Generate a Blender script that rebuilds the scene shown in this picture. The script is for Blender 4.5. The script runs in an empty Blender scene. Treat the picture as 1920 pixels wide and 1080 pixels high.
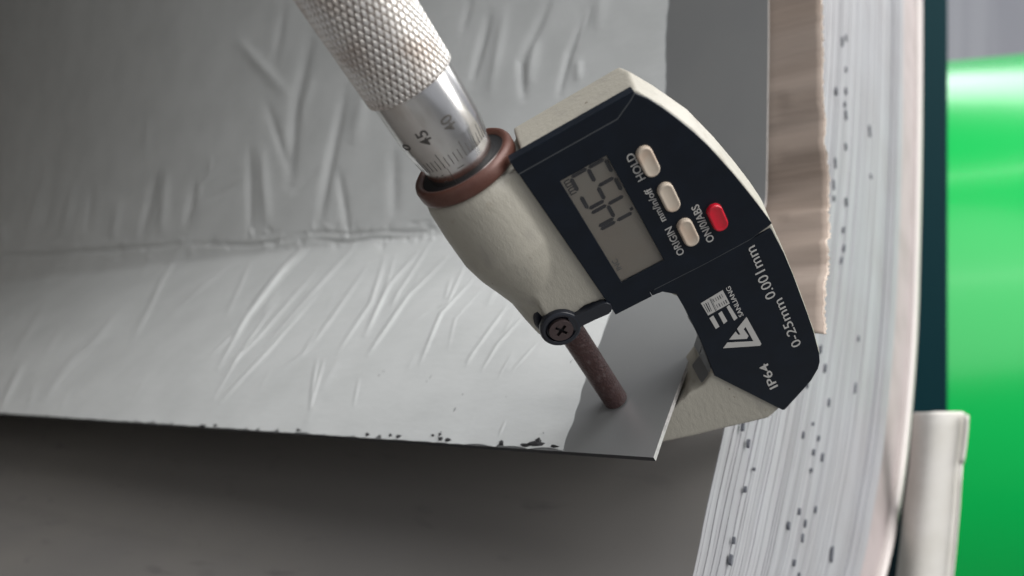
import bpy, bmesh, math, random
import numpy as np
from mathutils import Vector, Matrix, geometry, noise
random.seed(7); np.random.seed(7)
S = bpy.context.scene
C = S.collection
PI = math.pi
# ------------------------------------------------------------------ camera (units: 1 = 1 cm)
F = 1450.0                                    # focal length in pixels of a 1920 wide picture
cam_d = bpy.data.cameras.new('camera'); cam = bpy.data.objects.new('camera', cam_d); C.objects.link(cam)
cam.rotation_euler = (PI/2, 0, 0)
cam_d.sensor_width = 36; cam_d.lens = 36*F/1920
cam_d.clip_start = 0.5; cam_d.clip_end = 2000
cam_d.dof.use_dof = True; cam_d.dof.focus_distance = 17.6; cam_d.dof.aperture_fstop = 0.125
S.camera = cam
# ------------------------------------------------------------------ light
w = bpy.data.worlds.new('World'); S.world = w; w.use_nodes = True
bg = w.node_tree.nodes['Background']; bg.inputs[0].default_value = (.90, .93, 1, 1); bg.inputs[1].default_value = 0.46
def area(name, loc, target, sx, sy, power, col):
    d = bpy.data.lights.new(name, 'AREA'); d.shape = 'RECTANGLE'; d.size = sx; d.size_y = sy
    d.energy = power; d.color = col
    o = bpy.data.objects.new(name, d); C.objects.link(o); o.location = loc
    o.rotation_euler = (Vector(target)-Vector(loc)).to_track_quat('-Z', 'Y').to_euler()
    return o
area('workshop_window', (120, -35, 85), (3, 18, 0), 190, 150, 500000, (1, .985, .96))
area('ceiling_lamp', (22, -35, 160), (0, 18, 0), 130, 90, 150000, (.98, .98, 1))
area('bay_lamp', (140, 105, 124), (140, 105+90, 124-43), 220, 10, 85000, (1, 1, .92))
area('bay_lamp', (130, 45, 67), (130, 45+95, 67-30), 220, 9, 36000, (1, 1, .92))
area('roof_light', (175, 225, 185), (95, 150, 35), 260, 60, 380000, (.97, .99, 1))
S.view_settings.view_transform = 'Standard'; S.view_settings.look = 'None'
S.view_settings.exposure = 0; S.view_settings.gamma = 1

# ------------------------------------------------------------------ frames of reference
def B(v): return Vector((v[0], v[2], -v[1]))         # picture axes (right, down, away) -> world
def npv(*a): return np.array(a, float)
u = -npv(4.63, 6.81, 5.2); u /= np.linalg.norm(u)    # spindle axis, towards the thimble
def ray(x, y): return npv((x-960)/F, (y-540)/F, 1)
P0 = ray(1155, 750)*20                               # where the spindle touches the sheet
n0 = npv(0, 0, -1); n0 = n0-n0.dot(u)*u; n0 /= np.linalg.norm(n0); r0 = np.cross(u, n0)
if r0[0] < 0: r0 = -r0
a_ = math.radians(11); n = math.cos(a_)*n0-math.sin(a_)*r0; r = math.cos(a_)*r0+math.sin(a_)*n0
def M(X, Y, Z, O):
    m = Matrix.Identity(4)
    for i, v in enumerate((B(X), B(Y), B(Z), B(O))):
        for k in range(3): m[k][i] = v[k]
    return m
MIC = M(r, u, n, P0)
def mloc(x, y, h=.95):
    d = ray(x, y); O = P0+n*h; t = O.dot(n)/d.dot(n); p = t*d-P0
    return (float(p.dot(r)), float(p.dot(u)))
K = P0+r*.35+n*2.27                                   # corner of the sheet tail
Ev = -.82*r-.575*n; Ev /= np.linalg.norm(Ev)          # along the coil's axis, into the bore
Cv = np.cross(Ev, u)
if Cv.dot(r) < 0: Cv = -Cv                            # round the coil
COIL = M(Cv, Ev, u, K)
SGN = 1
if COIL.to_3x3().determinant() < 0: SGN = -1
print('det', MIC.to_3x3().determinant(), COIL.to_3x3().determinant())
def project(c, e, y):                                 # numpy, coil coordinates -> picture
    px = K[0]+Ev[0]*e+Cv[0]*c+u[0]*y; py = K[1]+Ev[1]*e+Cv[1]*c+u[1]*y; pz = K[2]+Ev[2]*e+Cv[2]*c+u[2]*y
    return 960+F*px/pz, 540+F*py/pz, pz
def face_pt(x, y, e=0):                               # picture -> (c, y) in the coil's end plane
    d = ray(x, y); O = K+Ev*e; t = O.dot(Ev)/d.dot(Ev); p = t*d-K
    return float(p.dot(Cv)), float(p.dot(u))

# ------------------------------------------------------------------ materials
def mat(name, col, rough=.5, metal=0, spec=.5, coat=0, bump=None, var=None, aniso=0, randv=0, spots=None):
    m = bpy.data.materials.new(name); m.use_nodes = True; t = m.node_tree; N = t.nodes; L = t.links
    b = N['Principled BSDF']; b.inputs['Base Color'].default_value = (*col, 1)
    b.inputs['Roughness'].default_value = rough; b.inputs['Metallic'].default_value = metal
    b.inputs['Specular IOR Level'].default_value = spec; b.inputs['Coat Weight'].default_value = coat
    b.inputs['Anisotropic'].default_value = aniso
    tc = N.new('ShaderNodeTexCoord'); cur = None
    def rgb(c): 
        x = N.new('ShaderNodeRGB'); x.outputs[0].default_value = (*c, 1); return x.outputs[0]
    def noise_(scale, stretch, detail=4):
        mp = N.new('ShaderNodeMapping'); mp.inputs['Scale'].default_value = stretch
        L.new(tc.outputs['Object'], mp.inputs[0]); no = N.new('ShaderNodeTexNoise')
        no.inputs['Scale'].default_value = scale; no.inputs['Detail'].default_value = detail
        L.new(mp.outputs[0], no.inputs[0]); return no.outputs[0]
    cur = rgb(col)
    for (c2, scale, stretch, lo, hi) in (var or []):
        rp = N.new('ShaderNodeMapRange'); rp.inputs[1].default_value = lo; rp.inputs[2].default_value = hi
        L.new(noise_(scale, stretch), rp.inputs[0])
        mx = N.new('ShaderNodeMix'); mx.data_type = 'RGBA'; L.new(rp.outputs[0], mx.inputs[0])
        L.new(cur, mx.inputs[6]); mx.inputs[7].default_value = (*c2, 1); cur = mx.outputs[2]
    if randv:
        oi = N.new('ShaderNodeObjectInfo'); rp = N.new('ShaderNodeMapRange')
        rp.inputs[3].default_value = 1-randv; rp.inputs[4].default_value = 1+randv*.6
        L.new(oi.outputs['Random'], rp.inputs[0])
        vm = N.new('ShaderNodeVectorMath'); vm.operation = 'SCALE'
        L.new(cur, vm.inputs[0]); L.new(rp.outputs[0], vm.inputs['Scale']); cur = vm.outputs[0]
    L.new(cur, b.inputs['Base Color'])
    if bump:
        prev = None
        for (scale, stretch, strength, dist) in bump:
            bp = N.new('ShaderNodeBump'); bp.inputs['Strength'].default_value = strength; bp.inputs['Distance'].default_value = dist
            L.new(noise_(scale, stretch, 3), bp.inputs['Height'])
            if prev: L.new(prev, bp.inputs['Normal'])
            prev = bp.outputs[0]
        L.new(prev, b.inputs['Normal'])
    return m
ONE = (1, 1, 1)
m_cream = mat('cream_enamel', (.345, .325, .275), .5, 0, .4,
    bump=[(9, (1, .4, 1), .35, .035), (34, (1, .6, 1), .45, .015)],
    var=[((.28, .265, .23), 3, (1, .4, 1), .55, .8), ((.12, .09, .065), 5.5, (1.6, .6, 1), .71, .75), ((.20, .16, .11), .9, ONE, .66, .78)])
m_panel = mat('navy_plastic', (.0035, .0062, .0115), .38, 0, .25, bump=[(60, ONE, .12, .01)], var=[((.0045, .008, .015), 2, ONE, .4, .7)])
m_navyin = mat('dark_recess', (.012, .015, .02), .6)
m_print = mat('silver_print', (.43, .42, .40), .5)
m_button = mat('beige_rubber', (.55, .47, .38), .45, 0, .4, var=[((.50, .38, .29), 2.2, ONE, .45, .7)])
m_red = mat('red_rubber', (.55, .008, .025), .22, 0, .6)
m_lcd = mat('lcd_glass', (.17, .165, .155), .3, 0, .5, var=[((.165, .15, .135), .8, ONE, .3, .7)])
m_seg = mat('lcd_ink', (.018, .02, .028), .6, 0, .2)
m_seg2 = mat('lcd_faint_ink', (.075, .08, .09), .4)
m_chrome = mat('satin_chrome', (.66, .65, .64), .2, 1, aniso=.4, bump=[(40, (1, .06, 1), .12, .01)], var=[((.5, .47, .44), 3, (1, .4, 1), .5, .8)])
m_knurl = mat('knurled_chrome', (.72, .695, .665), .42, .85, var=[((.46, .39, .34), 1.6, ONE, .45, .8)])
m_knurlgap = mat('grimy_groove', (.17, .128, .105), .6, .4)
m_ink = mat('engraved_ink', (.06, .055, .05), .6)
m_inkf = mat('worn_engraving', (.09, .085, .08), .6)
m_copper = mat('brown_ring_plastic', (.105, .046, .034), .35, .2, .5, bump=[(30, ONE, .3, .02)], var=[((.09, .035, .025), 3, ONE, .45, .7)])
m_black = mat('black_recess', (.008, .008, .009), .7)
m_throatshade = mat('throat_shade_grey', (.20, .205, .21), .3, .6)
m_lever = mat('black_enamel', (.010, .012, .018), .3, 0, .5)
m_screw = mat('screw_steel', (.10, .075, .075), .4, .8, bump=[(25, ONE, .4, .02)])
m_spindle = mat('brown_spindle_steel', (.085, .05, .048), .4, .7, bump=[(22, (1, .6, 1), .9, .04), (60, ONE, .5, .01)], var=[((.17, .13, .125), 9, (1, .4, 1), .55, .75), ((.07, .035, .03), 4, ONE, .5, .75)])
m_sheet = mat('satin_sheet_metal', (.44, .45, .45), .31, .62, aniso=.3, bump=[(9, (4, .15, 1), .05, .01)], var=[((.42, .43, .435), .5, ONE, .35, .7)])
m_edge = mat('cut_metal_edge', (.62, .60, .58), .4, .6, var=[((.35, .34, .33), 6, ONE, .5, .8)])
m_film = mat('grey_protective_film', (.63, .645, .635), .33, 0, .5, bump=[(2.0, (1, .5, 1), .25, .06), (14, ONE, .06, .02)], var=[((.57, .585, .575), .35, ONE, .4, .7)])
m_darkend = mat('dark_cut_end', (.03, .03, .032), .7)
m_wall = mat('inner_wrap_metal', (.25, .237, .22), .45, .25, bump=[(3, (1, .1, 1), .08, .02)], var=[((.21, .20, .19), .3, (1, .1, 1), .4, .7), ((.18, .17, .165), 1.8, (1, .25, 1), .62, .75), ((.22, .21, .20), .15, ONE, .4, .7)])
m_wrap = mat('layer_edge_metal', (.29, .293, .305), .55, .15, randv=.15, var=[((.26, .255, .26), .25, ONE, .4, .8)])
m_mark = mat('edge_mark', (.095, .10, .115), .7)
m_pink = mat('cardboard_wrapper', (.33, .285, .28), .6, var=[((.27, .235, .225), .5, ONE, .4, .7)])
m_rim = mat('pale_plastic_rim', (.46, .42, .40), .35)
m_kraft = mat('kraft_paper', (.27, .222, .188), .8, 0, .2, bump=[(.9, (1, .07, 1), .45, .25), (16, (1, .3, 1), .2, .02)], var=[((.24, .19, .155), .4, (1.2, .08, 1), .4, .7)])
m_kedge = mat('torn_paper_edge', (.62, .52, .44), .85)
m_white = mat('white_plastic', (.60, .58, .54), .7, 0, .25, var=[((.52, .50, .45), .5, ONE, .45, .75)])
m_green = mat('green_painted_metal', (.0, .34, .06), .24, 0, .2, coat=.03, bump=[(.05, ONE, .05, 1)])
m_teal = mat('dark_teal_paint', (.001, .018, .023), .6, 0, .06)
m_wallbg = mat('workshop_wall', (.74, .72, .77), .9, var=[((.58, .56, .62), .012, (6, 1, .2), .4, .6)])

# ------------------------------------------------------------------ builders
def mk(name, verts, faces, m, parent=None, mx=None, smooth=False, sharp=None):
    me = bpy.data.meshes.new(name); me.from_pydata([tuple(v) for v in verts], [], faces); me.update()
    if m is not None:
        for q in (m if isinstance(m, (list, tuple)) else [m]): me.materials.append(q)
    if smooth: me.shade_smooth()
    if sharp: me.set_sharp_from_angle(angle=math.radians(sharp))
    o = bpy.data.objects.new(name, me); C.objects.link(o)
    if parent: o.parent = parent
    if mx is not None: o.matrix_world = mx
    return o
def fixn(o):
    bm = bmesh.new(); bm.from_mesh(o.data); bmesh.ops.recalc_face_normals(bm, faces=bm.faces); bm.to_mesh(o.data); bm.free(); return o
def bevel(o, wd, seg=2, ang=35):
    b = o.modifiers.new('bevel', 'BEVEL'); b.width = wd; b.segments = seg; b.limit_method = 'ANGLE'; b.angle_limit = math.radians(ang); b.use_clamp_overlap = True
    return o
def prism_data(loops, z0, z1):
    pts = [p for l in loops for p in l]; nn = len(pts)
    tess = geometry.tessellate_polygon([[Vector((p[0], p[1], 0)) for p in l] for l in loops])
    v = [(p[0], p[1], z0) for p in pts]+[(p[0], p[1], z1) for p in pts]
    f = [tuple(t) for t in tess]+[tuple(i+nn for i in reversed(t)) for t in tess]
    k = 0
    for l in loops:
        q = len(l)
        for i in range(q): a, b = k+i, k+(i+1) % q; f.append((a, b, b+nn, a+nn))
        k += q
    return v, f
def prism(name, loops, z0, z1, m, parent, bw=0, seg=2, smooth=False):
    v, f = prism_data(loops, z0, z1); o = fixn(mk(name, v, f, m, parent, smooth=smooth))
    if smooth: o.data.set_sharp_from_angle(angle=math.radians(40))
    if bw: bevel(o, bw, seg)
    return o
def lathe_data(prof, seg=96, caps=True, x0=0, z0=0):         # about local Y
    v = []; f = []
    for (R, y) in prof:
        for i in range(seg):
            a = 2*PI*i/seg; v.append((x0+R*math.sin(a), y, z0+R*math.cos(a)))
    for k in range(len(prof)-1):
        for i in range(seg): j = (i+1) % seg; f.append((k*seg+i, k*seg+j, (k+1)*seg+j, (k+1)*seg+i))
    if caps: f.append(tuple(range(seg))); f.append(tuple((len(prof)-1)*seg+i for i in reversed(range(seg))))
    return v, f
def lathe(name, prof, m, parent, seg=96, caps=True, sharp=35):
    v, f = lathe_data(prof, seg, caps); return fixn(mk(name, v, f, m, parent, smooth=True, sharp=sharp))
def zcyl(name, x, y, prof, m, parent, seg=48, bw=0):         # about local Z, profile (R, z)
    v = []; f = []
    for (R, z) in prof:
        for i in range(seg): a = 2*PI*i/seg; v.append((x+R*math.cos(a), y+R*math.sin(a), z))
    for k in range(len(prof)-1):
        for i in range(seg): j = (i+1) % seg; f.append((k*seg+i, k*seg+j, (k+1)*seg+j, (k+1)*seg+i))
    f.append(tuple(range(seg))); f.append(tuple((len(prof)-1)*seg+i for i in range(seg)))
    return fixn(mk(name, v, f, m, parent, smooth=True, sharp=35))
def smooth_poly(pts, it=2):
    for _ in range(it):
        q = []
        for i in range(len(pts)):
            a, b = pts[i], pts[(i+1) % len(pts)]
            q += [(a[0]*.75+b[0]*.25, a[1]*.75+b[1]*.25), (a[0]*.25+b[0]*.75, a[1]*.25+b[1]*.75)]
        pts = q
    return pts
def text(body, fn, Xc, Y0, Y1, h, m, parent, ext=.006, bold=0, label=None):
    """text read along +Y with the letter tops towards -X; fn maps flat (X, Y, z) into the parent's space"""
    cu = bpy.data.curves.new('t', 'FONT'); cu.body = body; cu.extrude = .01; cu.offset = bold; cu.resolution_u = 3
    o = bpy.data.objects.new('t', cu); C.objects.link(o)
    bpy.context.view_layer.update()
    me = bpy.data.meshes.new_from_object(o.evaluated_get(bpy.context.evaluated_depsgraph_get()))
    bpy.data.objects.remove(o)
    xs = [v.co.x for v in me.vertices]; ys = [v.co.y for v in me.vertices]
    x0, x1, y0, y1 = min(xs), max(xs), min(ys), max(ys)
    for v in me.vertices:
        Y = Y0+(v.co.x-x0)/(x1-x0)*(Y1-Y0); X = Xc+h/2-(v.co.y-y0)/(y1-y0)*h; z = ext if v.co.z > 0 else -.002
        v.co = fn(X, Y, z)
    me.name = 'lettering'; me.materials.clear(); me.materials.append(m)
    q = bpy.data.objects.new('lettering', me); C.objects.link(q); q.parent = parent
    if label: q['label'] = label
    return q
def empty(name, mx, label, cat, group=None):
    o = bpy.data.objects.new(name, None); C.objects.link(o); o.matrix_world = mx; o.empty_display_size = .5
    o['label'] = label; o['category'] = cat
    if group: o['group'] = group
    return o

# ================================================================== THE MICROMETER
mic = empty('digital_micrometer', MIC, 'digital micrometer with cream frame and navy panel clamped on the corner of the sheet', 'micrometer')

# --- frame: cast body, spindle boss and anvil arm fused into one casting
front = [(.25, 7.46), (1.17, 7.47), (1.22, 7.72), (3.66, 7.74), (3.98, 7.20), (4.35, 6.37), (4.62, 5.52), (4.82, 4.74), (4.96, 4.1), (5.06, 3.5), (5.09, 2.59), (5.09, 1.32),
         (5.06, .05), (4.99, -.78), (4.83, -1.19), (4.52, -1.52)]
low = [mloc(1440, 781, .84), mloc(1400, 791, .84), mloc(1355, 801, .84), mloc(1300, 815, .84), mloc(1237, 828, .84)]
front += low + [mloc(1222, 812, .84), mloc(1222, 785, .84)]
nthr0 = len(front)
thr = [mloc(1262, 762, .84), mloc(1287, 738, .84), mloc(1316, 722, .84), mloc(1331, 703, .84), mloc(1341, 674, .84)]
front += thr + [(2.64, 1.2), (2.66, 2.7), (2.3, 3.25), (1.3, 3.32), (1.1, 3.72), (.7, 3.80), (.3, 3.7), (-.2, 4.0), (.0, 6.0)]
nthr1 = nthr0+len(thr)
N_ = len(front)
def off(p, k):
    x, y = p; dx = 0
    if x > 3.55 and y > -1.7: dx = k*(.17 if y > 3 else .08)
    if x > 3.4 and y > 7: dx = k*.12
    return (x+dx, y)
dn = lambda pts, k: [(p[0], p[1]-(k if nthr0 <= i < nthr0+2 else .1*k if i < nthr1 and i > nthr0 else 0)) for i, p in enumerate(pts)]
print('thr', thr)
ly = [(front, .90), (dn([off(p, 1) for p in front], .45), .0), (dn([off(p, .2) for p in front], .8), -.45)]
V = []; Fc = []
tess = geometry.tessellate_polygon([[Vector((p[0], p[1], 0)) for p in front]])
for pts, z in ly: V += [(p[0], p[1], z) for p in pts]
Fc += [tuple(t) for t in tess]+[tuple(i+2*N_ for i in reversed(t)) for t in tess]
for k in range(2):
    for i in range(N_): j = (i+1) % N_; Fc.append((k*N_+i, k*N_+j, (k+1)*N_+j, (k+1)*N_+i))
def join(vf):
    v0, f0 = [], []
    for v, f in vf: k = len(v0); v0 += v; f0 += [tuple(i+k for i in q) for q in f]
    return v0, f0
boss = lathe_data([(.90, 7.56), (1.02, 7.54), (1.10, 7.44), (1.14, 7.25), (1.17, 6.6), (1.17, 5.8), (1.08, 5.3), (.94, 4.85), (.80, 4.35), (.76, 3.8), (.70, 3.25), (.58, 2.98)], 64)
anv = lathe_data([(.4, -.6), (.48, -.75), (.5, -1.2), (.3, -1.5)], 48)
def frame_mesh():
    obs = []
    base = fixn(mk('frame', V, Fc, m_cream))
    for d in (boss, anv):
        q = fixn(mk('b', d[0], d[1], m_cream)); obs.append(q)
    bm = bmesh.new(); bm.from_mesh(base.data)
    for q in obs: bm.from_mesh(q.data)
    bm.to_mesh(base.data); bm.free()
    for q in obs: bpy.data.objects.remove(q)
    rm = base.modifiers.new('r', 'REMESH'); rm.mode = 'VOXEL'; rm.voxel_size = .04
    sm = base.modifiers.new('s', 'SMOOTH'); sm.iterations = 7; sm.factor = .5
    bpy.context.view_layer.update()
    me = bpy.data.meshes.new_from_object(base.evaluated_get(bpy.context.evaluated_depsgraph_get()))
    bpy.data.objects.remove(base)
    me.shade_smooth(); me.name = 'frame'; me.materials.clear(); me.materials.append(m_cream)
    o = bpy.data.objects.new('frame', me); C.objects.link(o); o.parent = mic
    return o
frame = frame_mesh()

hp = [thr[2], thr[3], thr[4], (2.60, 1.15)]  # plates added over the throat wall, dark grey for the sheet's shade and reflection
prism('throat_shade_plate', [[(p[0], p[1]+.0) for p in hp]+[(2.75, 1.15), (2.85, .5), (2.5, -.1), (2.15, -.25)]], .05, .80, m_throatshade, mic, .03)
prism('throat_shade_plate', [[thr[3], thr[4], (2.60, 1.15), (2.75, 1.15), (2.75, .4), (2.5, 0)]], -.35, .045, m_throatshade, mic, .02)
# --- printed lower plate and the raised display housing
lowp = [(5.0, 3.36), (5.06, 2.59), (5.07, 1.9), (5.06, 1.32), (5.05, .7), (5.03, .07), (4.96, -.72), (4.90, -.98), (4.80, -1.17), (4.51, -1.47), (4.1, -1.73), (3.66, -2.0), (3.60, -1.98),
        (2.49, .17), (2.50, .3), (2.53, .64), (2.59, 1.55), (2.60, 2.45), (2.58, 2.95), (2.33, 3.20), (2.1, 3.23), (2.1, 3.36)]
lower = prism('name_plate', [lowp], .72, .955, m_panel, mic, .018)
arc = [(3.63, 7.745), (3.80, 7.46), (3.97, 7.15), (4.16, 6.74), (4.33, 6.33), (4.47, 5.93), (4.59, 5.5), (4.70, 5.1), (4.79, 4.72), (4.87, 4.38), (4.94, 4.05), (5.0, 3.75), (5.05, 3.5)]
main = [(.965, 7.415), (3.12, 7.405), (3.50, 7.61), (3.615, 7.70)] + arc[1:] + [(4.5, 3.385), (3.5, 3.36), (2.09, 3.38), (2.09, 3.24), (1.19, 3.25), (1.10, 5)]
scr = [(1.59, 6.85), (2.62, 6.85), (2.68, 3.96), (1.66, 3.96)]
house = prism('display_housing', [main, scr], .70, .985, m_panel, mic, .014)
strip = prism('top_strip', [[(.94, 7.76), (3.62, 7.755), (3.60, 7.705), (3.49, 7.628), (3.115, 7.425), (.95, 7.435)]], .72, .985, m_panel, mic, .012)
m_seam = mat('seam_glint_grey', (.06, .065, .07), .4)  # lighter strips put in for the bevel highlight along the split lines
def seam(pts, z, wd=.011):
    parts = []
    for a, b in zip(pts[:-1], pts[1:]):
        d = Vector((b[0]-a[0], b[1]-a[1])).normalized(); q = Vector((-d.y, d.x))*wd
        parts.append(prism_data([[(a[0]+q.x, a[1]+q.y), (b[0]+q.x, b[1]+q.y), (b[0]-q.x, b[1]-q.y), (a[0]-q.x, a[1]-q.y)]], z-.02, z))
    v, f = join(parts); return fixn(mk('seam', v, f, m_seam, mic))
seam([(.96, 7.425), (3.118, 7.415), (3.495, 7.619), (3.61, 7.702)], .978)
seam([(2.2, 3.366), (3.5, 3.352), (4.48, 3.372), (5.0, 3.48)], .968, .008)
fin = lambda X, Y, z: (X, Y, .985+z)
fil = lambda X, Y, z: (X, Y, .955+z)
# --- LCD
lcd = prism('display_screen', [[(1.55, 6.89), (2.66, 6.89), (2.72, 3.92), (1.62, 3.92)]], .80, .925, m_lcd, mic)
lcd['label'] = 'grey LCD screen reading 1.453 mm'
pane = prism('screen_window', [[(1.592, 6.848), (2.618, 6.848), (2.678, 3.962), (1.662, 3.962)]], .960, .972, None, mic)
g = bpy.data.materials.new('clear_window'); g.use_nodes = True; t = g.node_tree; t.nodes.clear()
out = t.nodes.new('ShaderNodeOutputMaterial'); mxs = t.nodes.new('ShaderNodeMixShader'); tr = t.nodes.new('ShaderNodeBsdfTransparent'); gl = t.nodes.new('ShaderNodeBsdfGlossy')
tr.inputs[0].default_value = (.96, .95, .93, 1); gl.inputs['Roughness'].default_value = .25; mxs.inputs[0].default_value = .03
t.links.new(tr.outputs[0], mxs.inputs[1]); t.links.new(gl.outputs[0], mxs.inputs[2]); t.links.new(mxs.outputs[0], out.inputs[0])
pane.data.materials.append(g)
# seven-segment digits: (a along reading direction; tops at -X)
SEG = {'1': 'bc', '4': 'fgbc', '5': 'afgcd', '3': 'abgcd'}
def digit(ch, Y0, wY=.42, X0=1.80, X1=2.57):
    t_ = .084; g_ = .014; Xm = (X0+X1)/2; Y1 = Y0+wY; sk = .03
    def bar(p, q):
        d = Vector((q[0]-p[0], q[1]-p[1])); L_ = d.length; d.normalize(); s = Vector((-d.y, d.x))*t_/2
        p = Vector(p)+d*g_; q = Vector(q)-d*g_
        return [tuple(p), tuple(p+d*t_*.5+s), tuple(q-d*t_*.5+s), tuple(q), tuple(q-d*t_*.5-s), tuple(p+d*t_*.5-s)]
    ends = {'a': ((X0, Y0), (X0, Y1)), 'g': ((Xm, Y0), (Xm, Y1)), 'd': ((X1, Y0), (X1, Y1)),
            'f': ((X0, Y0), (Xm, Y0)), 'e': ((Xm, Y0), (X1, Y0)), 'b': ((X0, Y1), (Xm, Y1)), 'c': ((Xm, Y1), (X1, Y1))}
    v, f = join([prism_data([bar(*ends[s])], .923, .931) for s in SEG[ch]])
    o = fixn(mk('lcd_digit', v, f, m_seg, lcd)); o['label'] = 'LCD digit '+ch
    return o
# positions measured along the screen
digit('1', 5.02, .36); digit('4', 5.47, .36); digit('5', 5.95, .36); digit('3', 6.42, .36)
v, f = prism_data([[(2.54, 5.43), (2.61, 5.43), (2.61, 5.50), (2.54, 5.50)]], .923, .931); dp = fixn(mk('lcd_decimal_point', v, f, m_seg, lcd))
fl = lambda X, Y, z: (X, Y, .926+z)
text('mm', fl, 1.70, 6.42, 6.78, .13, m_seg, lcd, label='mm unit on the LCD')
text('INC', fl, 1.76, 4.25, 4.55, .12, m_seg2, lcd, label='INC indicator on the LCD')
# --- buttons
def pill(x, y, L_, W_, m, label):
    pts = []
    for i in range(13): a = PI*i/12; pts.append((W_/2*math.cos(a), L_/2-W_/2+W_/2*math.sin(a)))
    for i in range(13): a = PI+PI*i/12; pts.append((W_/2*math.cos(a), -L_/2+W_/2+W_/2*math.sin(a)))
    V = []; f = []; q = len(pts)
    rings = [(1, .97), (1, 1.045), (.93, 1.085), (.80, 1.10), (.66, 1.092), (.3, 1.082)]
    for s, z in rings:
        for (px, py) in pts:
            d = Vector((px, py)); c0 = Vector((0, max(-L_/2+W_/2, min(L_/2-W_/2, py)))); e = c0+(d-c0)*s
            V.append((x+e.x, y+e.y, z))
    for k in range(len(rings)-1):
        for i in range(q): j = (i+1) % q; f.append((k*q+i, k*q+j, (k+1)*q+j, (k+1)*q+i))
    f.append(tuple((len(rings)-1)*q+i for i in range(q)))
    o = fixn(mk('button', V, f, m, mic, smooth=True)); o['label'] = label
    # dark gap round the button
    w2 = [(px*1.13, py*1.06) for px, py in pts]
    gp = prism('button_gap', [[(x+a, y+b) for a, b in w2], [(x+a, y+b) for a, b in pts]][:1], .975, .988, m_black, mic)
    return o
for (bx, by, mm_, lb) in ((1216, 304, m_button, 'beige HOLD button'), (1255, 371, m_button, 'beige mm/in/off button'), (1291, 437, m_button, 'beige ORIGIN button'), (1346, 409, m_red, 'red ON/0/ABS button')):
    X, Y = mloc(bx, by, 1.06); pill(X, Y, .71 if mm_ is m_button else .68, .33, mm_, lb)
text('HOLD', fin, 3.02, 5.98, 6.64, .17, m_print, house, bold=.01)
text('mm/in/off', fin, 3.03, 4.86, 5.74, .15, m_print, house, bold=.01)
text('ORIGIN', fin, 3.06, 3.88, 4.66, .165, m_print, house, bold=.01)
text('ON/0/ABS', fin, 3.74, 3.82, 4.84, .17, m_print, house, bold=.01)
text('0.001mm', fil, 4.43, 1.58, 3.18, .24, m_print, lower, bold=.0)
text('0-25mm', fil, 4.54, -.16, 1.46, .23, m_print, lower, bold=.0)
text('IP64', fil, 3.64, -1.1, -.2, .22, m_print, lower, bold=.006)
text('SANLIANG', fil, 3.66, 1.50, 2.47, .11, m_print, lower, bold=.008)
# --- emblem: angular triangle and the letter-like block with three bars
def zp(x, y): return mloc(1300+x/7.714, 530+y/7.714, .96)
def emb(polys, label):
    v, f = join([prism_data([[zp(*p) for p in q]], .95, .9615) for q in polys])
    o = fixn(mk('emblem', v, f, m_print, lower)); o['label'] = label
emb([[(770, 495), (985, 885), (965, 912), (430, 948), (490, 868), (870, 848), (755, 640), (728, 672), (798, 770), (775, 812), (520, 824), (612, 705), (650, 755), (682, 752), (632, 668)]], 'silver triangular emblem')
emb([[(232, 512), (290, 475), (378, 635), (325, 670)], [(360, 448), (410, 412), (492, 555), (440, 598)], [(480, 352), (520, 322), (640, 510), (590, 550)]], 'three silver bars')
blk = [[(108, 298), (425, 108), (528, 300), (215, 475)]]
emb(blk, 'silver block with fine lines')
def quad_on(p, q, wd):
    d = Vector((q[0]-p[0], q[1]-p[1])).normalized(); s = Vector((-d.y, d.x))*wd/2
    return [zp(p[0]+s.x, p[1]+s.y), zp(q[0]+s.x, q[1]+s.y), zp(q[0]-s.x, q[1]-s.y), zp(p[0]-s.x, p[1]-s.y)]
ln = [((150, 310), (215, 430), 8), ((178, 295), (240, 418), 14), ((208, 280), (262, 408), 8), ((238, 232), (325, 410), 8), ((252, 225), (340, 400), 4)]
for (bx, by) in ((280, 235), (312, 215), (345, 200), (375, 185), (402, 165)): ln.append(((bx, by), (bx+26, by+46), random.choice((6, 9, 12))))
for (bx, by) in ((330, 315), (365, 300), (400, 285), (432, 268), (462, 250)): ln.append(((bx, by), (bx+26, by+46), random.choice((6, 9, 12))))
v, f = join([prism_data([quad_on(*l)], .9600, .9635) for l in ln]); fixn(mk('emblem_lines', v, f, m_panel, lower))

# --- spindle and anvil
spi = lathe('spindle', [(.0, .0), (.285, .0), (.315, .03), (.3175, .08), (.3175, 3.3)], m_spindle, mic, 64, False)
lathe('spindle_bush', [(.3, 3.12), (.44, 3.0), (.46, 2.86), (.40, 2.82), (.33, 2.84), (.32, 3.1)], m_screw, mic, 64, False)
lathe('anvil', [(.0, -.147), (.29, -.147), (.3175, -.18), (.3175, -.95)], m_spindle, mic, 64, False)
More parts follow.
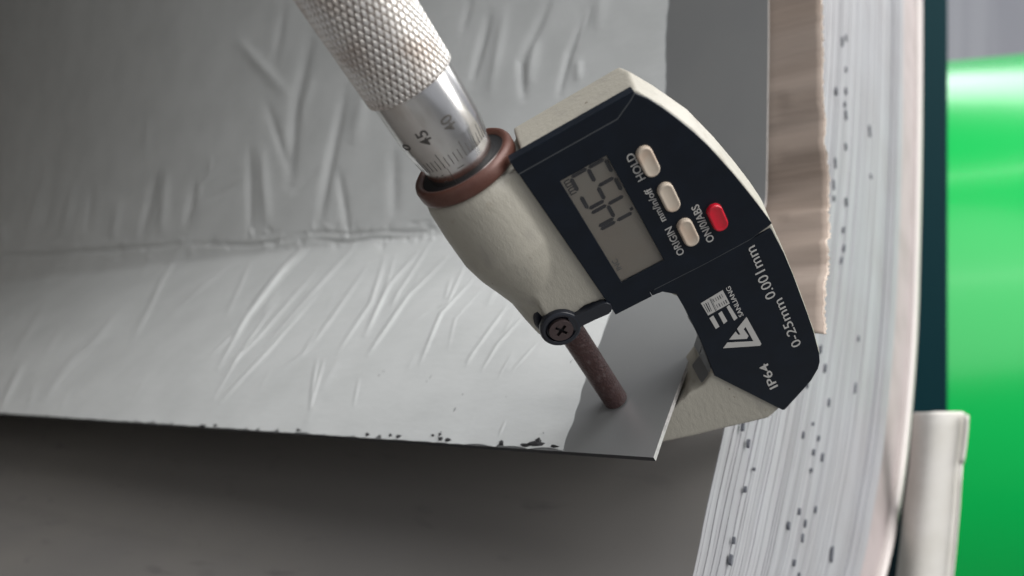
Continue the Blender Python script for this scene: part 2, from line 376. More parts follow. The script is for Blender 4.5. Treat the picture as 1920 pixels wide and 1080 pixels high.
# --- lock lever
lx, lyy = mloc(1053, 622, 1.12)
hub = [(.40, .80), (.46, .84), (.47, .98), (.45, 1.03), (.40, 1.05), (.34, 1.04), (.33, .98), (.30, .97)]
lever_pts = []
ang0 = math.atan2(-.06, 1)
Pend = mloc(1142, 570, .93)
dv = Vector((Pend[0]-lx, Pend[1]-lyy)); Ld = dv.length; dv.normalize(); sv = Vector((-dv.y, dv.x))
prof_l = [(.25, .20), (.5, .165), (.8, .16), (Ld-.10, .17), (Ld-.02, .13), (Ld+.03, .05)]
L1 = [(lx+dv.x*a+sv.x*b, lyy+dv.y*a+sv.y*b) for a, b in prof_l]; L2 = [(lx+dv.x*a-sv.x*b, lyy+dv.y*a-sv.y*b) for a, b in reversed(prof_l)]
pd = prism_data([L1+L2], .80, 1.04)
v, f = [], []
zc = zcyl('h', lx, lyy, hub, m_lever, None)
bm = bmesh.new(); bm.from_mesh(zc.data); bpy.data.objects.remove(zc)
tmp = fixn(mk('q', pd[0], pd[1], m_lever)); bm.from_mesh(tmp.data); bpy.data.objects.remove(tmp)
me = bpy.data.meshes.new('lock_lever'); bm.to_mesh(me); bm.free(); me.materials.append(m_lever)
lever = bpy.data.objects.new('lock_lever', me); C.objects.link(lever); lever.parent = mic; bevel(lever, .035, 3, 40)
me.shade_smooth(); me.set_sharp_from_angle(angle=math.radians(30))
# collar of the lock under the lever
zcyl('lock_collar', lx+.02, lyy+.13, [(.50, .2), (.52, .3), (.52, .68), (.48, .73)], m_lever, mic)
zcyl('lock_stud', lx, lyy, [(.36, .6), (.36, .85)], m_screw, mic)
# cross-head screw
cx = []
def cross(s, w_): return [(w_, s), (-w_, s), (-w_, w_), (-s, w_), (-s, -w_), (-w_, -w_), (-w_, -s), (w_, -s), (w_, -w_), (s, -w_), (s, w_), (w_, w_)]
circ = [(.275*math.cos(2*PI*i/32), .275*math.sin(2*PI*i/32)) for i in range(32)]
rot = lambda p, a=.5: (lx+p[0]*math.cos(a)-p[1]*math.sin(a), lyy+p[0]*math.sin(a)+p[1]*math.cos(a))
scw = prism('screw', [[rot(p) for p in circ], [rot(p) for p in cross(.155, .036)]], .98, 1.09, m_screw, lever, .02)
prism('screw_slot', [[rot(p) for p in cross(.165, .045)]], .975, 1.0, m_black, lever)

# --- ring, sleeve, thimble
lathe('collar_ring', [(.86, 7.54), (1.08, 7.53), (1.12, 7.56), (1.13, 7.62), (1.13, 7.78), (1.10, 7.85), (1.06, 7.88), (.99, 7.875), (.945, 7.82), (.93, 7.72), (.93, 7.62)], m_copper, mic, 96, False, 60)
lathe('ring_recess', [(.96, 7.66), (.965, 7.80), (.70, 7.80)], m_black, mic, 96, False)
sleeve = lathe('graduated_sleeve', [(.755, 7.6), (.755, 9.2)], m_chrome, mic, 96)
def cylfn(R): return lambda X, Y, z: ((R+z)*math.sin(X/R), Y, (R+z)*math.cos(X/R))
thim = lathe('thimble', [(.772, 8.20), (.782, 8.195), (.845, 8.62), (.852, 8.66), (.858, 9.75)], m_chrome, mic, 128, False)
D2 = math.radians
for s, th, lb in (('40', 21.6, 0), ('45', -15.5, 0), ('0', -52, 0)):
    mpx = .855*D2(th)
    text(s, cylfn(.855), mpx, 8.80, 9.12 if len(s) == 2 else 8.95, .25, m_ink, thim, bold=.012, ext=.004)
v, f = [], []; parts = []
def cylbar(R0, R1, th, dth, ya, yb, hh=.004):
    vv = []
    for (R, y) in ((R0, ya), (R1, yb)):
        for s in (-1, 1):
            a = D2(th)+s*dth/2
            for k in (-.003, hh): vv.append(((R+k)*math.sin(a), y, (R+k)*math.cos(a)))
    return vv, [(0, 1, 3, 2), (4, 6, 7, 5), (0, 4, 5, 1), (2, 3, 7, 6), (1, 5, 7, 3), (0, 2, 6, 4)]
for i in range(50):
    th = -52+7.2*(i-9); lng = (i-9) % 5 == 0
    parts.append(cylbar(.783, .8148 if not lng else .8345, th, .022, 8.20, 8.44 if not lng else 8.56))
v, f = join(parts); gm = fixn(mk('graduation_marks', v, f, m_inkf, thim)); gm['kind'] = 'stuff'
parts = [cylbar(.755, .755, -15, .012, 7.72, 8.2)]
for k, (a0, wd, y) in enumerate(((4, .20, 8.06), (-34, .24, 8.05), (-34, .30, 7.98), (-30, .12, 7.9))):
    parts.append(cylbar(.755, .755, a0, wd, y, y+.018))
v, f = join(parts); gm = fixn(mk('datum_line', v, f, m_ink, sleeve))
# knurled grip: diamond pyramids in real relief
na, ns = 46, 8
cols = na*ns; Lk = 4.6; ap = .255; rows = int(Lk/ap*10)
th_ = np.linspace(0, 2*PI, cols, endpoint=False); yy = np.linspace(0, Lk, rows)
TH, YY = np.meshgrid(th_, yy)
p1 = (TH*na/(2*PI)+YY/ap) % 1; p2 = (TH*na/(2*PI)-YY/ap) % 1
tri1 = 1-np.abs(p1*2-1); tri2 = 1-np.abs(p2*2-1)
hgt = np.minimum(np.minimum(tri1, tri2)*2.6, 1.0)
fade = np.clip(YY/.03, 0, 1)
RR = .885+.045*hgt*fade
verts = np.stack([RR*np.sin(TH), 9.76+YY, RR*np.cos(TH)], -1).reshape(-1, 3)
faces = []
for k in range(rows-1):
    for i in range(cols): j = (i+1) % cols; faces.append((k*cols+i, k*cols+j, (k+1)*cols+j, (k+1)*cols+i))
vs = [tuple(v) for v in verts]; b0 = len(vs)
for i in range(cols): a = th_[i]; vs.append((.85*math.sin(a), 9.75, .85*math.cos(a)))
for i in range(cols): j = (i+1) % cols; faces.append((b0+i, b0+j, j, i))
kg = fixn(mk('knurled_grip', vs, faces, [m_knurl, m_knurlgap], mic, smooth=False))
hf = hgt.reshape(-1)
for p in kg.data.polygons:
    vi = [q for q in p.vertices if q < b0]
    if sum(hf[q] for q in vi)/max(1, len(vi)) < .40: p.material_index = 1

# ================================================================== THE COIL
coil = empty('metal_coil', COIL, 'wound coil of sheet metal seen into its bore, layer edges stacked at the right', 'metal coil')
def ysheet(c, e):                                      # profile of the lifted tail: flat, kink, then up along the bore
    ck = 11.05+.068*e
    k = .35
    q = c-ck; yk = -1.62-.009*e; low_ = yk*np.clip(c/ck, -1, 1.0)**2*np.sign(c); s2 = .60
    return low_+(s2)*(.5*(q+np.sqrt(q*q+k*k))) + .012*np.clip(q-4, 0, 50)**2
def grid(name, ea, ca, fn, m, parent, thick=0, smooth=True, medge=None):
    Eg, Cg = np.meshgrid(ea, ca)                     # rows c, cols e
    y = fn(Cg, Eg); R_, Q_ = Eg.shape
    top = np.stack([Cg, Eg, y], -1).reshape(-1, 3)
    idx = np.arange(R_*Q_).reshape(R_, Q_)
    f = np.stack([idx[:-1, :-1], idx[:-1, 1:], idx[1:, 1:], idx[1:, :-1]], -1).reshape(-1, 4).tolist()
    vs = top.tolist()
    if thick:
        k = len(vs); bot = top.copy(); bot[:, 2] -= thick; vs += bot.tolist()
        nf = len(f); f += [[a+k for a in reversed(q)] for q in f]
        rim = list(idx[0, :])+list(idx[1:, -1])+list(idx[-1, -2::-1])+list(idx[-2:0:-1, 0])
        side = [[int(rim[i]), int(rim[(i+1) % len(rim)]), int(rim[(i+1) % len(rim)])+k, int(rim[i])+k] for i in range(len(rim))]
        f += side
    o = mk(name, vs, f, m, parent, smooth=smooth, sharp=35)
    if thick: fixn(o)
    if thick and medge:
        o.data.materials.append(medge); npl = len(o.data.polygons); ns_ = len(side)
        o.data.materials.append(m_darkend)
    for p in range(npl-ns_, npl):
        pl = o.data.polygons[p]; pl.material_index = 2 if abs(pl.center.x) < .01 else 1  # cut end coloured darker than the other edges
    return o
TH_ = .145
ea = np.concatenate([np.linspace(0, 8, 60), np.linspace(8.4, 116, 150)])
ca = np.linspace(0, 53, 460)
def film_edge(c): return np.interp(c, [0, 2.3, 5.3, 10, 16, 26], [2.54, 2.80, 3.12, 3.5, 3.93, 4.1])
undr = lambda c, e: .20*np.clip((e-film_edge(c)-.25)/1.5, 0, 1)*np.clip(c/1.2, 0, 1)
tail = grid('sheet_tail', ea, ca, lambda c, e: ysheet(c, e)-undr(c, e), m_sheet, coil, TH_, medge=m_edge)
tail['label'] = 'bare grey end of the sheet gripped by the micrometer'

# ---- protective film with its wrinkles, in real relief
R3 = lambda *p: [(500+x/2.25, 400+y/2.25) for x, y in p]
R2 = lambda *p: [(x/2.25, 400+y/2.25) for x, y in p]
R1 = lambda *p: [(x/2, y/2) for x, y in p]
R4 = lambda *p: [(850+x/2.56, y/2.56) for x, y in p]
rid = []      # (polyline, width px, amplitude px, sharpness side)
def rd(pts, wd, am): rid.append((pts, wd, am))
rd(R3((500, 190), (440, 380), (300, 590)), 5, 1.6); rd(R3((545, 180), (480, 380), (410, 520)), 4, 1.2)
rd(R3((640, 170), (520, 300), (420, 520)), 5, 1.8); rd(R3((700, 120), (560, 330), (530, 390)), 4, 1.4)
rd(R3((760, 190), (600, 350), (500, 500), (430, 600)), 5, 2.0); rd(R3((390, 130), (230, 300), (0, 560)), 5, 1.5)
rd(R3((430, 220), (270, 450), (170, 590)), 5, 1.2); rd(R3((870, 290), (740, 430), (650, 640)), 4, 1.7)
rd(R3((835, 230), (770, 380), (730, 400)), 4, 1.2); rd(R3((1020, 400), (850, 630)), 4, 1.2)
rd(R3((1080, 450), (980, 560), (910, 670)), 4, 1.2); rd(R3((245, 620), (185, 830)), 3, 1.4); rd(R3((392, 700), (368, 820)), 3, .9)
rd(R3((920, 320), (800, 450), (770, 580)), 3, .7); rd(R3((1150, 550), (1040, 670)), 3, .7); rd(R3((250, 570), (80, 650)), 3, .7)
rd(R3((780, 280), (755, 370)), 4, .9); rd(R3((1010, 880), (980, 940)), 3, .8); rd(R3((200, 130), (60, 260), (-60, 400)), 7, 2.6)
rd(R3((720, 390), (600, 480)), 3, .6); rd(R3((1040, 600), (980, 700)), 3, .5)
rd(R2((1320, 100), (1150, 310), (1050, 440), (920, 660)), 5, 2.2); rd(R2((1340, 240), (1100, 520), (940, 680)), 4, 1.7)
rd(R2((1350, 330), (1120, 600), (930, 800)), 4, 1.7); rd(R2((1180, 360), (1040, 560), (900, 790)), 3, 1.4); rd(R2((1060, 210), (960, 430)), 5, 1.0)
rd(R2((1120, 330), (1010, 500), (890, 600)), 4, 1.5)
rd(R2((770, 160), (690, 280), (560, 540)), 6, 1.4); rd(R2((1020, 190), (880, 290), (720, 420)), 5, .8); rd(R2((490, 430), (420, 520), (300, 640)), 7, .9)
rd(R2((100, 640), (0, 830)), 8, 1.7); rd(R2((350, 560), (190, 780)), 8, .9); rd(R2((1340, 620), (1310, 820)), 4, 1.3); rd(R2((1340, 490), (1280, 600), (1200, 650)), 4, 1.0)
rd(R2((200, 380), (60, 600)), 9, .8); rd(R2((620, 400), (540, 540)), 6, .5); rd(R2((150, 720), (120, 830)), 7, .6); rd(R2((270, 200), (150, 330)), 8, .7)
for p, wd, am in (((( 590, 650), (530, 900)), 9, -3), (((740, 700), (700, 850)), 9, -3), (((940, 550), (945, 880)), 9, -3), (((985, 560), (1010, 860)), 13, 3.2),
    (((1170, 130), (1110, 380), (1090, 700)), 13, -4.5), (((1300, 340), (1240, 620), (1200, 840)), 11, -4.5), (((1275, 650), (1310, 880)), 9, -3), (((1000, 380), (1085, 640)), 10, -2.4),
    (((890, 150), (1080, 360)), 15, 3), (((840, 620), (760, 700), (740, 760)), 7, 2.2), (((170, 650), (100, 900)), 11, 2), (((285, 700), (240, 880)), 10, 2), (((455, 760), (420, 900)), 9, 2),
    (((630, 650), (610, 890)), 12, 2.6), (((1070, 20), (1030, 240)), 10, -2.2), (((800, 600), (790, 660)), 6, 1.6), (((560, 440), (550, 600)), 10, 1), (((1120, 460), (1180, 300)), 12, 2), (((1480, 560), (1480, 820)), 13, -2.5),
    (((900, 690), (780, 760)), 7, -1.6), (((1100, 740), (1200, 640)), 8, -1.8), (((20, 840), (10, 930)), 9, 2.6), (((350, 700), (330, 880)), 8, -1.8), (((200, 720), (160, 860)), 8, -1.8), (((1380, 300), (1330, 560)), 18, 3)):
    rd(R1(*p), wd, am)
for p, wd, am in ((((180, 60), (90, 400)), 10, -4), (((470, 0), (330, 300), (340, 480)), 10, -4.4), (((660, 60), (560, 260), (510, 460)), 8, -4), (((650, 60), (585, 240)), 6, 2.6),
    (((400, 200), (360, 420)), 14, 3.2), (((90, 0), (40, 160)), 9, -2), (((610, 300), (600, 400)), 10, 2.4), (((720, -40), (690, 160)), 16, 1.6), (((250, 60), (180, 460)), 12, 2.4)): rd(R4(*p), wd, am)
for p in (((-20, 479), (60, 480), (110, 476), (170, 472), (230, 466), (300, 464), (360, 456)), ((350, 459), (420, 460), (470, 462), (520, 455), (560, 448)), ((540, 444), (610, 438), (660, 441), (720, 436), (770, 438), (825, 436)), ((590, 452), (650, 457), (700, 448), (760, 450))): rd(list(p), 5, -3.4)
# crumpling right along the kink
for k in range(110):
    x = 840*random.random()**.7; yb = np.interp(x, [0, 200, 400, 600, 820], [478, 465, 455, 440, 430])+random.uniform(-12, 26)
    a = random.uniform(-.6, .6)+(1.9 if random.random() < .7 else .1); l = random.uniform(8, 24)
    rd([(x-l*math.cos(a)*.5, yb-l*math.sin(a)*.5), (x+l*math.cos(a)*.5, yb+l*math.sin(a)*.5)], random.uniform(3, 7), random.uniform(-2.6, 2.0)*min(1, .5+x/900))
for k in range(20):
    x = random.uniform(0, 1000); yb = random.uniform(500, 800); l = random.uniform(20, 70); a = 2.1
    rd([(x-l*math.cos(a)*.5, yb-l*math.sin(a)*.5), (x+l*math.cos(a)*.5, yb+l*math.sin(a)*.5)], random.uniform(4, 8), random.uniform(.2, .6))
ef = np.concatenate([np.linspace(0, 1, 1050)**1.9*112])
cf = np.concatenate([np.linspace(0, 12, 260), np.linspace(12.07, 26, 230), np.linspace(26.2, 52, 80)])
Cg, Qg = np.meshgrid(cf, ef, indexing='ij')
e_edge = np.interp(Cg, [0, 2.3, 5.3, 10, 16, 26], [2.54, 2.80, 3.12, 3.5, 3.93, 4.1])
jit = np.array([noise.noise(Vector((c*1.7, 3.1, 0)))*.09+noise.noise(Vector((c*.5, 9.1, 0)))*.12 for c in cf])[:, None]
Eg = e_edge+jit+Qg
cj = np.array([abs(noise.noise(Vector((e*.9, 1.1, 0))))*.14+max(0, noise.noise(Vector((e*2.7, 4.1, 0)))-.25)*.5 for e in ef])[None, :]*np.clip(1-Cg/.4, 0, 1)
Cg2 = Cg+cj-.01
base = ysheet(Cg2, Eg)
X_, Y_, Z_ = project(Cg2, Eg, base)
hgt = np.zeros_like(X_)
for pts, wd, am in rid:
    x0 = min(p[0] for p in pts)-4*wd; x1 = max(p[0] for p in pts)+4*wd; y0 = min(p[1] for p in pts)-4*wd; y1 = max(p[1] for p in pts)+4*wd
    sel = (X_ > x0) & (X_ < x1) & (Y_ > y0) & (Y_ < y1)
    if not sel.any(): continue
    xs, ys = X_[sel], Y_[sel]; best = np.full(xs.shape, 1e9); tt = np.zeros(xs.shape); nseg = len(pts)-1
    for k in range(nseg):
        ax, ay = pts[k]; bx, by = pts[k+1]; dx, dy = bx-ax, by-ay; L2_ = dx*dx+dy*dy
        t_ = np.clip(((xs-ax)*dx+(ys-ay)*dy)/L2_, 0, 1); d_ = np.hypot(xs-ax-t_*dx, ys-ay-t_*dy)
        m_ = d_ < best; best[m_] = d_[m_]; tt[m_] = (k+t_[m_])/nseg
    shp = 1.0 if wd < 6.5 else .25
    hgt[sel] += am*(shp*(.65*np.exp(-best/wd*2.4)-.12*np.exp(-(best/wd*.55)**2))+(1-.55*shp)*np.exp(-(best/wd*1.25)**2))*np.clip(np.sin(np.clip(tt, .02, .98)*PI), 0, 1)**.6
hgt *= Z_/F*np.where(Cg2 < 11+.06*Eg, 1.7, 1.35)
lump = np.zeros_like(hgt)
for k in range(14):
    fx, fy, ph = random.uniform(-.3, .3), random.uniform(-.5, .5), random.uniform(0, 6)
    lump += np.sin(Cg2*fx*2+Eg*fy+ph)*.02
film_y = base+.02+np.maximum(hgt, -.19)*np.clip(Qg/.5, 0, 1)+.12*np.clip(-hgt*0, 0, 1)+(lump+.04)*np.clip(Cg/3, 0, 1)*.6*np.clip(Qg/2, 0, 1)+.06*np.clip((Cg-9)/3, 0, 1)
idx = np.arange(Eg.size).reshape(Eg.shape)
top = np.stack([Cg2, Eg, film_y], -1).reshape(-1, 3)
fac = np.stack([idx[:-1, :-1], idx[:-1, 1:], idx[1:, 1:], idx[1:, :-1]], -1).reshape(-1, 4)
film = mk('protective_film', top.tolist(), fac.tolist(), m_film, tail, smooth=True)
# dark burrs and film shreds along the cut end, scuffs on the film
def blob(cx_, ex_, yx_, rc, re, hh):
    k = random.randint(6, 9); V = []; 
    for z in (0, 1):
        for i in range(k):
            a = 2*PI*i/k; q = random.uniform(.55, 1.15)*(1 if z == 0 else .6)
            V.append((cx_+rc*q*math.cos(a), ex_+re*q*math.sin(a), yx_+(hh if z else -.01)))
    return V, [tuple(range(k)), tuple(range(2*k-1, k-1, -1))]+[(i, (i+1) % k, k+(i+1) % k, k+i) for i in range(k)]
sh = []
def onfilm(x, y):
    d = ray(x, y); prev = None
    for t_ in np.arange(16, 90, .04):
        p = t_*d-K; c = p.dot(Cv); e = p.dot(Ev); q = p.dot(u)-ysheet(c, e)-.03
        if prev is not None and prev > 0 >= q: return float(c), float(e), float(ysheet(c, e))
        prev = q
for (x, y, rx, ry) in ((1002, 834, 26, 6), (1010, 828, 8, 7), (985, 836, 14, 4), (840, 826, 9, 4), (826, 824, 6, 5), (748, 820, 7, 4), (732, 817, 4, 4), (940, 831, 5, 5), (690, 816, 6, 3), (1040, 838, 12, 3), (380, 800, 14, 3), (560, 808, 8, 3), (404, 799, 6, 3), (812, 818, 5, 2), (825, 816, 4, 2)):
    q = onfilm(x, y-1)
    if q is None: continue
    s = (18+q[1]*.6)/F
    sh.append(blob(max(q[0], .03), q[1], q[2]+.02, ry*s*1.2, rx*s*1.1, .05))
v, f = join(sh); o = fixn(mk('film_burrs', v, f, m_darkend, film)); o['kind'] = 'stuff'
sh = []
for (x, y, L_) in ((720, 697, 8), (712, 705, 5), (808, 708, 10), (800, 716, 4), (796, 700, 5), (885, 703, 6), (880, 698, 4), (853, 768, 6), (868, 740, 3), (825, 815, 10), (1000, 665, 12), (985, 682, 8), (1010, 690, 8), (1027, 682, 6), (1071, 680, 6), (1075, 676, 3), (812, 438, 5), (818, 436, 6), (808, 452, 4), (172, 472, 6), (170, 474, 5), (230, 461, 8), (335, 458, 7), (55, 481, 9), (210, 466, 6), (950, 745, 3), (1020, 812, 3), (975, 716, 3), (640, 466, 4), (595, 445, 5)):
    q = onfilm(x, y)
    if q is None: continue
    s = (18+q[1]*.6)/F
    c, e, yv = q; k = random.uniform(.8, 1.2)
    sh.append(blob(c, e, yv+.035, L_*s*.9*k, 1.5*s*k, .012))
v, f = join(sh); o = fixn(mk('film_scuffs', v, f, mat('film_scuff', (.14, .14, .145), .7), film)); o['kind'] = 'stuff'

# ---- the wraps: each layer of the coil is a strip of its own
tY = np.array([1250, 1080, 950, 815, 640, 480, 300, 100, -60, -200], float)
inX = np.array([1255, 1300, 1326, 1356, 1395, 1432, 1464, 1484, 1492, 1496], float)
ouX = np.array([1556, 1610, 1636, 1657, 1674, 1683, 1689, 1692, 1692, 1690], float)
riX = np.array([1618, 1672, 1697, 1714, 1727, 1732, 1735, 1736, 1735, 1732], float)
inner = np.array([face_pt(x, y) for x, y in zip(inX, tY)]); outer = np.array([face_pt(x, y) for x, y in zip(ouX, tY)])
rimc = np.array([face_pt(x, y) for x, y in zip(riX, tY)])
def dense(P, k=70):
    t_ = np.linspace(0, len(P)-1, k); out = []
    for tv in t_:
        i = int(min(tv, len(P)-2)); fq = tv-i
        p0 = P[max(i-1, 0)]; p1 = P[i]; p2 = P[i+1]; p3 = P[min(i+2, len(P)-1)]
        out.append(.5*((2*p1)+(-p0+p2)*fq+(2*p0-5*p1+4*p2-p3)*fq**2+(-p0+3*p1-3*p2+p3)*fq**3))
    return np.array(out)
inner = dense(inner); outer = dense(outer); rimc = dense(rimc)
NW = 92
def strip_obj(name, A, Bc, e0, e1, m, parent, bw=0):
    """closed strip between curves A and Bc (c, y), from e0 to e1"""
    k = len(A); V = []; f = []
    for i in range(k):
        for (P, e) in ((A, e0), (Bc, e0), (Bc, e1), (A, e1)): V.append((P[i][0], (e[i] if hasattr(e, '__len__') else e), P[i][1]))
    for i in range(k-1):
        for s in range(4): a = i*4+s; b = i*4+(s+1) % 4; f.append((a, b, b+4, a+4))
    f.append((0, 1, 2, 3)); f.append(tuple((k-1)*4+s for s in (3, 2, 1, 0)))
    o = fixn(mk(name, V, f, m, parent, smooth=False))
    return o
rw = random.Random(3); drift = 0
for w_i in range(NW):
    t0 = w_i/NW; t1 = t0+(1/NW)*rw.uniform(.93, .992)
    drift = drift*.86+rw.uniform(-.022, .022)
    e0 = drift+rw.uniform(-.012, .012)
    if w_i in (3, 5, 6, 8): e0 += .03
    if w_i > NW-9: e0 -= .06
    if w_i in (NW-12, NW-13): e0 += .25
    A = inner*(1-t0)+outer*t0; Bq = inner*(1-t1)+outer*t1
    ee = [e0++.008*math.sin(i*.23+w_i*.9)+.008*noise.noise(Vector((i*.4, w_i*3.3, 0))) for i in range(len(A))]
    strip_obj('wrap', A, Bq, ee, 3.0, m_wrap, coil)
# solid metal behind the gaps between the layers
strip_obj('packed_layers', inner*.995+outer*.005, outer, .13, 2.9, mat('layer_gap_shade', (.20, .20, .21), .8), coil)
# outer cardboard wrapper and its pale plastic rim
k1 = outer*.985+rimc*.015; k2 = outer*.14+rimc*.86; k3 = outer*.15+rimc*.85
strip_obj('outer_wrapper', k1, k2, .45, 8, m_pink, coil)
ro = strip_obj('wrapper_rim', k2, rimc*1.0, .15, 8, m_rim, coil); bevel(ro, .18, 3, 40)
# bore wall: the innermost wrap, closed round the bore
wall_in = inner.copy()
wall_in = wall_in[::-1]
wl = [tuple(p) for p in inner]                     # from low c to high c
lo, hi = wl[0], wl[-1]
def ring_pts():
    cx0, cy0, R_ = 12.0, 37.0, 40.0
    a0 = math.atan2(hi[1]-cy0, hi[0]-cx0); a1 = math.atan2(lo[1]-cy0, lo[0]-cx0)+2*PI
    r0_ = math.hypot(hi[0]-cx0, hi[1]-cy0); r1_ = math.hypot(lo[0]-cx0, lo[1]-cy0); out = []
    for i in range(1, 70):
        q = i/70; a = a0+(a1-a0)*q; R2_ = (r0_*(1-q)+r1_*q)
        out.append((cx0+R2_*math.cos(a), cy0+R2_*math.sin(a)))
    return out
loop = [np.array(p) for p in wl+ring_pts()]
print('bore', lo, hi)
V = []; f = []
es = [.02, 3, 8, 16, 28, 45, 70, 95, 122]
for e in es:
    for p in loop:
        yv = p[1]+.002
        if p[0] > 4 and yv < 24: yv = min(yv, float(ysheet(p[0], e))-.55-.35*min(1, e/10))
        V.append((p[0], e, yv))
q = len(loop)
for k in range(len(es)-1):
    for i in range(q): j = (i+1) % q; f.append((k*q+i, k*q+j, (k+1)*q+j, (k+1)*q+i))
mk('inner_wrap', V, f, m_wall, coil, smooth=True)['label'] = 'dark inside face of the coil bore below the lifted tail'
mk('bore_light_stop', [(80*math.cos(i*PI/20)+12, 122.3, 80*math.sin(i*PI/20)+30) for i in range(40)], [tuple(range(40))], m_wall, coil)  # unseen disc added to keep light out of the far end and darken reflections
# marks on the layer edges
mk_px = [(1410, 832, 12), (1520, 722, 10), (1530, 690, 9), (1560, 755, 11), (1530, 795, 5), (1512, 816, 10), (1541, 822, 8), (1532, 848, 9), (1548, 858, 11), (1527, 882, 6), (1505, 960, 9), (1535, 956, 9), (1485, 986, 12), (1516, 982, 11), (1511, 1010, 12),
         (1404, 918, 9), (1383, 1014, 11), (1378, 1050, 16), (1496, 1056, 10), (1567, 1040, 22), (1420, 880, 5), (1553, 690, 12), (1615, 635, 8), (1609, 728, 14), (1504, 1078, 6), (1400, 800, 14),
         (1583, 78, 14), (1590, 70, 10), (1572, 170, 12), (1590, 130, 8), (1590, 170, 9), (1590, 215, 14), (1590, 275, 10), (1570, 305, 14), (1567, 345, 14), (1568, 372, 8), (1591, 378, 12), (1587, 430, 9), (1588, 465, 10), (1583, 488, 10), (1555, 512, 9), (1634, 245, 16), (1637, 330, 6), (1588, 195, 8), (1540, 590, 10), (1545, 655, 12)]
parts = []
for (x, y, L_) in mk_px:
    L_ *= .72; pa = face_pt(x, y-L_, -.16); pb = face_pt(x+ (L_*.12 if y < 400 else -L_*.22), y+L_, -.16)
    wd = .15*max(.5, min(1.0, L_/12)); dx, dy = pb[0]-pa[0], pb[1]-pa[1]; l_ = math.hypot(dx, dy); nx, ny = -dy/l_*wd/2, dx/l_*wd/2
    k = 8; V = []
    for z in (-.11, -.02):
        for i in range(k):
            a = 2*PI*i/k; ca_, sa_ = math.cos(a)*.5*(.8+.3*random.random()), math.sin(a)*(.75+.4*random.random())
            V.append((pa[0]+dx*(.5+ca_)+nx*sa_, z, pa[1]+dy*(.5+ca_)+ny*sa_))
    parts.append((V, [tuple(range(k)), tuple(range(2*k-1, k-1, -1))]+[(i, (i+1) % k, k+(i+1) % k, k+i) for i in range(k)]))
v, f = join(parts); o = fixn(mk('edge_marks', v, f, m_mark, coil)); o['kind'] = 'stuff'

# ================================================================== KRAFT PAPER
pap = empty('kraft_paper', COIL, 'torn strip of brown kraft paper between the sheet tail and the layer edges', 'paper')
cp = np.linspace(5.45, 27, 190); sp = np.linspace(0, 1, 26)
V = []; P_edge = []
for c in cp:
    offy = float(np.interp(c, [3, 6, 9, 12, 27], [-1.5, -1.2, -.9, -.42, -.42]))
    eo = float(np.interp(c, [3, 4.2, 7.5, 10.8, 14.1, 17.5, 27], [-2.9, -2.75, -2.3, -1.84, -1.68, -1.64, -1.6]))
    eo += .06*noise.noise(Vector((c*2.2, 0, 5)))+.035*noise.noise(Vector((c*7, 0, 5)))
    for s in sp:
        e = eo+(3.2-eo)*s
        wv = .55*noise.noise(Vector((c*.8+e*.12, e*.09, 2)))+.09*noise.noise(Vector((c*2.1+e*.3, e*.16, 7)))+.035*noise.noise(Vector((c*5+e*.9, e*.6, 4)))
        wv *= (.8 if c < 12 else max(.12, .8-(c-12)*.2))
        yo = offy+wv-.12*(1-s)**3
        if e > -.5: yo = min(yo, offy-(.0 if c > 12 else -.1)-.02)
        V.append((c+.05*noise.noise(Vector((e*3, 8, 0)))*(1 if c < 5.9 else 0), e, float(ysheet(c, 0))+yo))
f = []; q = len(sp)
for i in range(len(cp)-1):
    for j in range(q-1): f.append((i*q+j, i*q+j+1, (i+1)*q+j+1, (i+1)*q+j))
ps = mk('paper_sheet', V, f, m_kraft, pap, smooth=True)
so = ps.modifiers.new('s', 'SOLIDIFY'); so.thickness = .03
# pale frayed fibres along the torn edge
parts = []
for i in range(len(cp)-1):
    p = Vector(V[i*q]); p2 = Vector(V[(i+1)*q]); a = random.uniform(.02, .09); b = random.uniform(.02, .09)
    vv = [p+Vector((0, .03, .02)), p2+Vector((0, .03, .02)), p2+Vector((0, -b, .012)), p+Vector((0, -a, .012))]
    vv += [x-Vector((0, 0, .03)) for x in vv]
    parts.append(([tuple(x) for x in vv], [(0, 1, 2, 3), (7, 6, 5, 4), (0, 4, 5, 1), (1, 5, 6, 2), (2, 6, 7, 3), (3, 7, 4, 0)]))
v, f = join(parts); o = fixn(mk('torn_edge', v, f, m_kedge, pap))

# ================================================================== EDGE PROTECTOR, POST, GREEN COIL, WALL
def at(x, y, z): return B(ray(x, y)*z)
D_ = 36.0
prot = empty('edge_protector', Matrix.Translation(at(1750, 1000, D_)), 'white plastic corner guard on the coil rim below the dark post', 'edge protector')
W0 = at(1750, 1000, D_)
Lx = [(773, 1711, 1812), (800, 1709, 1811), (840, 1706, 1807), (870, 1704, 1802), (950, 1693, 1797), (1020, 1686, 1791), (1080, 1679, 1785), (1200, 1662, 1772)]
V = []; f = []; ncol = 14
for (py, xa, xb) in Lx:
    for k in range(ncol):
        s = k/(ncol-1); x = xa+(xb-xa)*s
        bulge = -.2*math.sin(min(1, s*1.05)*PI)**.8 + 1.6*(1-s)**6
        p = at(x, py, D_+bulge)-W0; V.append(tuple(p))
R_ = len(Lx)
for i in range(R_-1):
    for j in range(ncol-1): f.append((i*ncol+j, i*ncol+j+1, (i+1)*ncol+j+1, (i+1)*ncol+j))
gd = mk('guard_shell', V, f, m_white, prot, smooth=True); s_ = gd.modifiers.new('s', 'SOLIDIFY'); s_.thickness = .35; s_.offset = 1; bevel(gd, .10, 3, 50)
parts = []
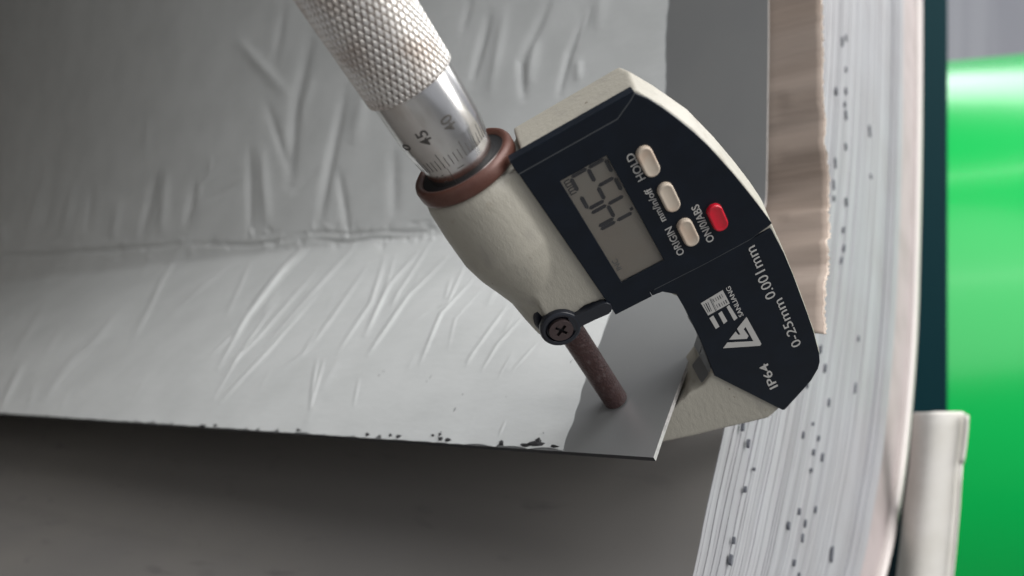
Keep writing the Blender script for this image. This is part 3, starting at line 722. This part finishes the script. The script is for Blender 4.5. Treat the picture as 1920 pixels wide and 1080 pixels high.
for (y0, y1, w_) in ((778, 868, .24), (868, 1200, .15)):
    rows_ = []
    for k in range(9):
        py = y0+(y1-y0)*k/8; xb = np.interp(py, [a[0] for a in Lx], [a[2] for a in Lx]); rows_.append(at(xb, py, D_-.3)-W0)
    vv = []; ff = []
    for p in rows_:
        for i in range(8): a = 2*PI*i/8; vv.append((p.x+w_*.5*math.cos(a), p.y+w_*.5*math.sin(a), p.z))
    for k in range(8):
        for i in range(8): j = (i+1) % 8; ff.append((k*8+i, k*8+j, (k+1)*8+j, (k+1)*8+i))
    ff.append(tuple(range(7, -1, -1))); ff.append(tuple(64+i for i in range(8))); parts.append((vv, ff))
v, f = join(parts); mk('guard_lip', v, f, m_white, prot, smooth=True)

# dark steel post behind the coil
post = empty('steel_post', Matrix.Translation(at(1745, 540, 75)), 'dark teal steel post standing between the coil rim and the green coil', 'post')
x0 = at(1690, 540, 75).x; x1 = at(1763, 540, 75).x; cx_ = at(1745, 540, 75).x
o = prism('post_body', [[(x0-cx_, -1.5), (x1-cx_, -1.5), (x1-cx_, 6), (x0-cx_, 6)]], -70, 60, m_teal, post, .3)

# green coil lying further back
ZG = 150.0; RG = 78.0
top_p = at(1850, 172, ZG)
gax = Vector((1, -.10, .075)).normalized()
gc = Vector((top_p.x, ZG+RG*.62, top_p.z-RG*.80))
Mg = Matrix.Translation(gc) @ gax.to_track_quat('Y', 'Z').to_matrix().to_4x4()
green = empty('green_coil', Mg, 'large glossy green coil in the background at the right edge', 'coil')
lathe('green_outer_wrap', [(RG*.4, -44), (RG-.6, -44), (RG, -43.4), (RG, 70), (RG*.4, 70)], m_green, green, 160, False)
lathe('green_core', [(RG*.4, -43.9), (RG*.4, 70)], m_teal, green, 64, False)

# workshop wall and floor far behind
def setting(name, V, f, m): o = mk(name, V, f, m); o['kind'] = 'structure'; return o
setting('workshop_wall', [(-200, 420, -260), (700, 420, -260), (700, 420, 420), (-200, 420, 420)], [(0, 1, 2, 3)], m_wallbg)
setting('floor', [(-400, -200, -170), (700, -200, -170), (700, 430, -170), (-400, 430, -170)], [(0, 1, 2, 3)], mat('concrete_floor', (.30, .29, .28), .7, var=[((.22, .22, .21), .02, ONE, .4, .7)]))
bpy.context.view_layer.update()
